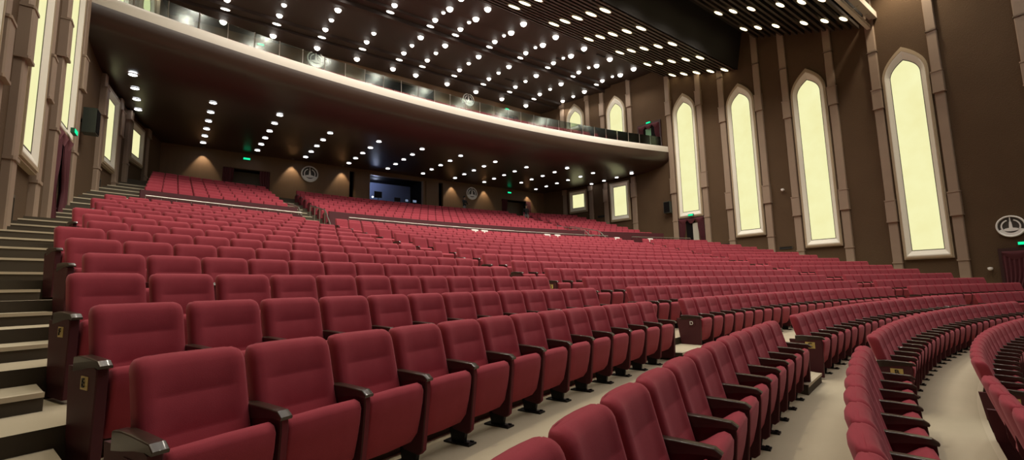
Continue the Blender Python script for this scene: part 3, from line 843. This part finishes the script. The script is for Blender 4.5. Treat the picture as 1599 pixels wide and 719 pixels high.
# ------------------------------------------------------------------ emblem discs
def emblem(loc, rz, r, label):
    o = empty('wall_emblem', loc, rz); tag(o, label, 'emblem')
    def circ(R, y): return [(R*cos(2*pi*i/40), y, R*sin(2*pi*i/40)) for i in range(40)]
    m = MB(); m.rings([circ(r*.86, -.02), circ(r*.86, -.07), circ(r*.90, -.10), circ(r*.96, -.10), circ(r, -.07), circ(r, 0)], cap=False); m.obj('ring', M['silver'], o, smooth=True)
    m = MB(); m.rings([circ(r*.87, -.015), circ(r*.87, -.03)]); m.obj('backing_disc', M['embdark'], o)
    m = MB()
    m.prism_y([(-.13*r,-.32*r), (.13*r,-.32*r), (.10*r,.10*r), (.075*r,.36*r), (.035*r,.48*r), (.025*r,.80*r), (0,.86*r), (-.025*r,.80*r), (-.035*r,.48*r), (-.075*r,.36*r), (-.10*r,.10*r)], -.08, -.03)
    m.prism_y([(.50*r*cos(2*pi*i/24), -.30*r + .16*r*sin(2*pi*i/24)) for i in range(24)], -.085, -.03)
    m.obj('tower_relief', M['silver'], o)
    m = MB()
    def band(a0, a1, r0, r1):
        po = [(r0*cos(a0+(a1-a0)*i/16), r0*sin(a0+(a1-a0)*i/16)) for i in range(17)]; pi_ = [(r1/r0*x, r1/r0*z) for x, z in po]
        m.prism_y(po + pi_[::-1], -.07, -.03)
    band(pi*1.12, pi*1.88, .86*r, .60*r); band(pi*.62, pi*1.14, .66*r, .56*r); band(-pi*.14, pi*.38, .66*r, .56*r)
    m.obj('wreath', M['silver'], o)
emblem((XC-6.72, BACKY-.01, 8.28), 0, .58, 'round silver tower emblem on lower rear wall, left of the control window')
emblem((XC+6.80, BACKY-.01, 8.28), 0, .56, 'round silver tower emblem on lower rear wall, right of the control window')
emblem((XC-6.55, BACKY-.01, 16.95), 0, .62, 'round silver tower emblem high behind the balcony, left one')
emblem((XC+6.55, BACKY-.01, 16.90), 0, .60, 'round silver tower emblem high behind the balcony, right one')
l, rz = wall_frame(3.1, 1); emblem((l[0]-.02, l[1], 2.26), rz, .50, 'round silver tower emblem on right wall above the dark doorway')

# ------------------------------------------------------------------ exit signs
def exit_sign(loc, rz, label, s=.72, two=False):
    o = empty('exit_sign', loc, rz); tag(o, label, 'exit sign')
    m = MB(); m.box(-.30*s, .30*s, -.10, 0, -.11*s, .11*s); m.obj('housing', M['greend'], o)
    m = MB(); m.box(-.27*s, .27*s, -.112, -.10, -.085*s, .085*s); m.obj('sign_face', M['green'], o)
exit_sign((3.8, BACKY-.02, 8.78), 0, 'small green exit sign above the lower rear left door')
exit_sign((25.35, BACKY-.02, 8.78), 0, 'small green exit sign above the lower rear right door')
exit_sign((4.3, BACKY-.02, 16.95), 0, 'small green exit sign above the left door behind the balcony')
exit_sign((25.3, BACKY-.02, 16.95), 0, 'small green exit sign above the right door behind the balcony')
for Y, s, z, lb in ((19.5, 1, 5.10, 'right wall doorway under a tall lit window'), (19.8, -1, 5.25, 'left wall curtained doorway'), (22.75, 1, 13.35, 'balcony side door on the right wall'), (22.75, -1, 13.35, 'balcony side door on the left wall'), (2.75, 1, 1.45, 'dark doorway at the far right')):
    l, rz = wall_frame(Y, s); exit_sign((l[0], l[1], z), rz, 'green exit sign over the ' + lb)
    TOPLEVEL[-1].location.x -= s*.24 if Y < 21 and Y > 15 else s*.05

# ------------------------------------------------------------------ side doorways with curtains
def curtain_mesh(w, h, amp=.05, waves=7, tie=0):
    m = MB(); n = 48; rs = []
    for j in range(9):
        t = j/8; z = h*(1-t); f = 1 - tie*math.exp(-((t-.62)/.22)**2)
        rs.append([(-w/2 + w*f*i/n, amp*sin(2*pi*waves*i/n)*(.6+.4*t), z) for i in range(n+1)])
    fr = rs; n1 = n+1
    vs = [v for r in rs for v in r]; k = len(vs)
    bk = [(x, y+.03, z) for x, y, z in vs]
    fs = []
    for a in range(8):
        for i in range(n): q = (a*n1+i, a*n1+i+1, (a+1)*n1+i+1, (a+1)*n1+i); fs.append(q); fs.append(tuple(k+c for c in reversed(q)))
    m.add(vs + bk, fs); return m
DN = [0]
def side_door(Y, side, z0, w, h, curtain=True, bright=None, cw=.40):
    l, rz = wall_frame(Y, side); DN[0] += 1
    o = struct(empty('door_%d' % DN[0], (l[0], l[1], z0), rz))
    m = MB(); m.ring_y([(-w/2-.14,0),(w/2+.14,0),(w/2+.14,h+.16),(-w/2-.14,h+.16)], [(-w/2,.0),(w/2,.0),(w/2,h),(-w/2,h)], -.12, .02); m.obj('door_frame', M['doorwood'], o)
    m = MB(); m.box(-w/2, w/2, -.02, .0, 0, h); m.obj('door_opening', M['void'], o)  # black panel on the wall, the doorway's inner shade put into its colour
    if bright:
        m = MB(); m.box(bright[0], bright[1], -.05, -.02, .0, h*.86); m.obj('door_leaf', bright[2], o)
    if curtain:
        for s, off in ((1, -w*(.51-cw/2)), (-1, w*(.51-cw/2))):
            c = curtain_mesh(w*cw, h*.97, tie=.35).obj('curtain', M['curtain'], o, (off, -.14, 0), smooth=True)
            c.scale = (s, 1, 1)
        m = MB(); n = 14
        for i in range(3):
            rs = []
            for j in range(9):
                a = pi*j/8; rs.append([(-w/2 + w*i/3 + w/3*j/8, -.18-.03*sin(pi*q/3), h + .02 - (.12+.28*sin(a))*q/4) for q in range(5)])
            m.rings(rs, cap=False, close=False)
        m.obj('pelmet_swag', M['curtain'], o, smooth=True)
pale = mat('pale_inner_door', (.42,.40,.34), .5); greenish = mat('green_lit_door', (.10,.22,.12), .5)
side_door(19.6, 1, 2.3, 2.0, 2.55, True, (.05, .50, pale), .26); side_door(19.5, -1, 2.3, 2.1, 2.75, True)
side_door(22.75, 1, 10.97, 1.9, 2.2, True, (-.35, .15, greenish), .24); side_door(22.75, -1, 10.97, 1.9, 2.2, True)
side_door(2.2, 1, -1.9, 2.6, 3.0, True)
# curtains at the rear doors
for X0, X1, z0, h, tl in ((2.5, 5.2, 5.36, 2.7, 'lower rear left'), (24.5, 27.9, 5.36, 2.75, 'lower rear right'), (3.0, 5.6, 13.7, 2.6, 'upper rear left'), (24.0, 26.7, 13.7, 2.7, 'upper rear right')):
    for s, lb in ((0, 'left'), (1, 'right')):
        w = .62; x = X0+.3 if s == 0 else X1-.3
        c = curtain_mesh(w, h, tie=.5, waves=4).obj('door_curtain', M['curtain'], None, (x, BACKY-.08, z0), smooth=True)
        if s: c.scale = (-1, 1, 1)
        tag(c, f"wine red curtain gathered at the {lb} side of the {tl} door", 'curtain')

# ------------------------------------------------------------------ small wall fittings
def wall_box(name, Y, side, z, w, h, d, mt, label, cat, group=None):
    l, rz = wall_frame(Y, side); o = empty(name, (l[0], l[1], z), rz); tag(o, label, cat, group)
    m = MB(); m.ring_y(rect_poly(w/2, 0, h), [(x*.92, z_*.84+.08*h) for x, z_ in rect_poly(w/2, 0, h)], -d, 0); m.obj('vent_frame', M['riser'], o)
    m = MB(); m.box(-w*.46, w*.46, -d*.5, -.005, .08*h, .92*h)
    m.obj('louvres', mt, o)
for i, (Y, z) in enumerate(((17.16, 2.55), (13.1, 2.0), (10.74, 1.02), (8.5, .55), (6.16, .03))):
    wall_box('wall_vent', Y, 1, z, .8, .17, .04, M['vent'], f"low dark slot vent on right wall, {NUM[5-i]} from the right", 'vent', 'slot vents along the right wall')
wall_box('wall_vent', 14.6, -1, 1.45, .55, .85, .05, M['vent'], 'square black grille low on left wall, nearest the camera', 'vent')
wall_box('wall_vent', 25.3, -1, 4.15, .5, .75, .05, M['vent'], 'square black grille low on left wall, beyond the curtained door', 'vent')
wall_box('wall_vent', 28.0, 1, 6.0, .8, .2, .05, M['vent'], 'dark slot vent between the two small lit windows under the balcony', 'vent')
wall_box('wall_vent', 24.6, 1, 12.0, .6, .3, .05, M['vent'], 'dark slot vent beside the balcony side door', 'vent')
def speaker(Y, side, z, label):
    l, rz = wall_frame(Y, side); o = empty('wall_speaker', (l[0], l[1], z), rz); tag(o, label, 'loudspeaker')
    m = MB(); m.prism_z([(-.22,-.12), (-.28,-.50), (.28,-.50), (.22,-.12)], -.45, .45); m.obj('cabinet', M['speaker'], o)
    m = MB(); m.box(-.24, .24, -.52, -.50, -.41, .41); m.obj('grille', M['void'], o)
    m = MB(); m.box(-.04, .04, -.14, 0, -.06, .06); m.obj('bracket', M['black'], o)
speaker(21.7, -1, 6.2, 'dark boxy loudspeaker bracketed high on the left wall'); speaker(21.35, 1, 5.95, 'dark boxy loudspeaker bracketed high on the right wall')
for Y, z, lb in ((12.9, 5.84, 'between two tall lit windows'), (3.95, .35, 'beside the far right doorway')):
    l, rz = wall_frame(Y, 1); o = empty('dome_camera', (l[0], l[1], z), rz); tag(o, 'small white dome camera on right wall ' + lb, 'camera')
    m = MB(); m.box(-.05, .05, -.14, 0, -.02, .04); m.obj('bracket', M['white'], o)
    m = MB(); m.lathe([(.02, .06), (.09, .05), (.10, .0), (.08, -.06), (.02, -.09)], 14); m.obj('dome', M['white'], o, (0, -.18, 0), smooth=True)

# ------------------------------------------------------------------ control window furniture
m = MB(); m.box(-2.15, 2.15, -.35, .35, -.06, 0); m.box(-2.1, -2.0, -.3, .3, -.18, -.06); m.box(2.0, 2.1, -.3, .3, -.18, -.06)
tag(m.obj('control_desk', M['void'], None, (14.3, BACKY+.75, 6.9)), 'dark desk behind the control window in the rear wall', 'desk')
for i, (x, w, h, zz) in enumerate(((13.0, .62, .50, 7.45), (14.6, .5, .32, 7.2), (15.4, .34, .30, 7.2), (16.1, .40, .30, 7.2))):
    o = empty('monitor', (x, BACKY+.65, 6.91)); tag(o, f"small monitor on the control desk, {NUM[i+1]} from left", 'monitor', 'monitors in the control window')
    t = zz - 6.91
    m = MB(); m.box(-w/2, w/2, -.02, .02, t-h/2, t+h/2); m.obj('casing', M['black'], o)
    m = MB(); m.box(-w/2+.03, w/2-.03, .021, .025, t-h/2+.03, t+h/2-.03) if i < 2 else m.box(-w/2+.05, w/2-.05, -.03, -.021, t-h/2+.06, t+h/2-.06); m.obj('screen', M['screen'], o)
    m = MB(); m.box(-.02, .02, -.02, .02, 0, t-h/2); m.box(-.1, .1, -.07, .07, 0, .015); m.obj('stand', M['black'], o)
for i, x in enumerate((12.45, 13.5, 16.1)):
    m = MB(); m.prism_x([(-.03,-.14), (-.018,-.14), (-.006,.03), (-.018,.035)], -.32, .32)
    tag(m.obj('paper_sheet', M['white'], None, (x, BACKY-.01, 6.72)), f"white sheet taped over the control window sill, {NUM[i+1]} from left", 'paper', 'white sheets on the control window sill')
o = empty('desk_lamp', (12.55, BACKY+.6, 6.91)); tag(o, 'tiny glowing lamp at the left end of the control desk', 'lamp')
m = MB(); m.lathe([(.06, 0), (.06, .02), (.012, .03), (.012, .24)], 10); m.obj('base', M['black'], o)
m = MB(); m.lathe([(.02, .24), (.06, .28), (.06, .33), (.02, .37)], 10); m.obj('bulb', M['lampglow'], o, smooth=True)
lamp('booth_lamp', (13.0, BACKY+1.3, 8.72), 60, (.62,.72,1), 120, 1, .2, typ='POINT')
# dim room above the balcony
o = empty('desk_lamp', (12.2, BACKY+.5, 15.0)); tag(o, 'tiny lit lamp in the dark upper control window', 'lamp')
m = MB(); m.lathe([(.06, .0), (.06, .02), (.012, .03), (.012, 1.0)], 10); m.obj('pole', M['black'], o)
m = MB(); m.lathe([(.02, 1.0), (.07, 1.04), (.07, 1.1), (.02, 1.14)], 10); m.obj('bulb', M['lampglow'], o, smooth=True)

# ------------------------------------------------------------------ two people in the rear block
def person(loc, rz, label, shirt, trousers, pose):
    o = empty('person', loc, rz); tag(o, label, 'person')
    J = dict(pelvis=(0,0,.93), chest=(0,0,1.22), neck=(0,.0,1.47), head=(0,-.02,1.60), crown=(0,-.01,1.70))
    for s, n in ((-1,'l'),(1,'r')):
        J['hip'+n] = (s*.09,0,.88); J['knee'+n] = (s*.11, -.03 + pose*s*.10, .48); J['ank'+n] = (s*.12, .02 + pose*s*.06, .08); J['toe'+n] = (s*.14, -.14 + pose*s*.06, .04)
        J['sho'+n] = (s*.19,0,1.40); J['elb'+n] = (s*.26, .02 - .12*pose, 1.12); J['wri'+n] = (s*.22, -.14 - .12*pose, .92 + .16*pose); J['hand'+n] = (s*.21, -.22 - .1*pose, .88 + .18*pose)
    rad = dict(pelvis=.14, chest=.15, neck=.055, head=.095, crown=.07, hip=.095, knee=.06, ank=.045, toe=.04, sho=.065, elb=.043, wri=.028, hand=.035)
    names = list(J); ix = {n: i for i, n in enumerate(names)}
    E_ = [('pelvis','chest'),('chest','neck'),('neck','head'),('head','crown')]
    for n in 'lr': E_ += [('pelvis','hip'+n),('hip'+n,'knee'+n),('knee'+n,'ank'+n),('ank'+n,'toe'+n),('chest','sho'+n),('sho'+n,'elb'+n),('elb'+n,'wri'+n),('wri'+n,'hand'+n)]
    me = bpy.data.meshes.new('b'); me.from_pydata([J[n] for n in names], [(ix[a], ix[b]) for a, b in E_], [])
    t = bpy.data.objects.new('b', me); COL.objects.link(t)
    md = t.modifiers.new('s', 'SKIN'); t.modifiers.new('d', 'SUBSURF').levels = 1
    t.modifiers['d'].render_levels = 1
    for i, n in enumerate(names):
        r = rad.get(n) or rad[n[:-1]]; sv = me.skin_vertices[0].data[i]; sv.radius = (r, r*.85); sv.use_root = (n == 'pelvis')
    dg = bpy.context.evaluated_depsgraph_get(); bme = bpy.data.meshes.new_from_object(t.evaluated_get(dg)); bpy.data.objects.remove(t)
    for q in (M['skin'], shirt, trousers, M['black']): bme.materials.append(q)
    for p in bme.polygons:
        c = p.center; p.use_smooth = True
        p.material_index = 3 if c.z < .10 else 2 if c.z < .92 and abs(c.x) < .2 and c.y > -.13 else 1 if (c.z < 1.44 and c.z > .92 and c.y > -.24) else 0
    link('body', bme, o)
    h = MB(); h.rings([[(R*cos(2*pi*i/12), .01 + R*.95*sin(2*pi*i/12) + (.02 if z < 1.66 else 0), z) for i in range(12)] for R, z in ((.088, 1.60), (.108, 1.66), (.105, 1.71), (.075, 1.76), (.02, 1.785))]); h.obj('hair', M['hair'], o, smooth=True)
person(P(UR[-1]+.9, math.asin(5.0/64.6), UT[-1]-SH+.42), 0.3, 'person in dark shirt and pale trousers standing behind the last rear row', M['cloth_d'], M['cloth_w'], 1)
person(P(UR[6]-.3, math.asin(9.3/62.3), UT[6]-SH), -0.3, 'person in black top and grey trousers standing in the rear right aisle', M['cloth_d'], M['cloth_g'], -1)

# ------------------------------------------------------------------ place, camera, world
Z0 = 1.54
for o in TOPLEVEL: o.location.z += Z0
cam = bpy.data.cameras.new('camera'); cam.sensor_width = 36; cam.lens = F_PX/1599*36; cam.clip_start = .05; cam.clip_end = 200
co = bpy.data.objects.new('camera', cam); COL.objects.link(co)
mt = Matrix(((AX.x, BX.x, -FW.x, 0), (AX.y, BX.y, -FW.y, 0), (AX.z, BX.z, -FW.z, Z0), (0,0,0,1)))
co.matrix_world = mt; SC.camera = co
w = bpy.data.worlds.new('world'); SC.world = w; w.use_nodes = True
w.node_tree.nodes['Background'].inputs[0].default_value = (1, .85, .7, 1); w.node_tree.nodes['Background'].inputs[1].default_value = 0.0
SC.view_settings.view_transform = 'Standard'; SC.view_settings.look = 'None'; SC.view_settings.exposure = 0.0; SC.view_settings.gamma = 1.0; SC.view_settings.use_curve_mapping = False
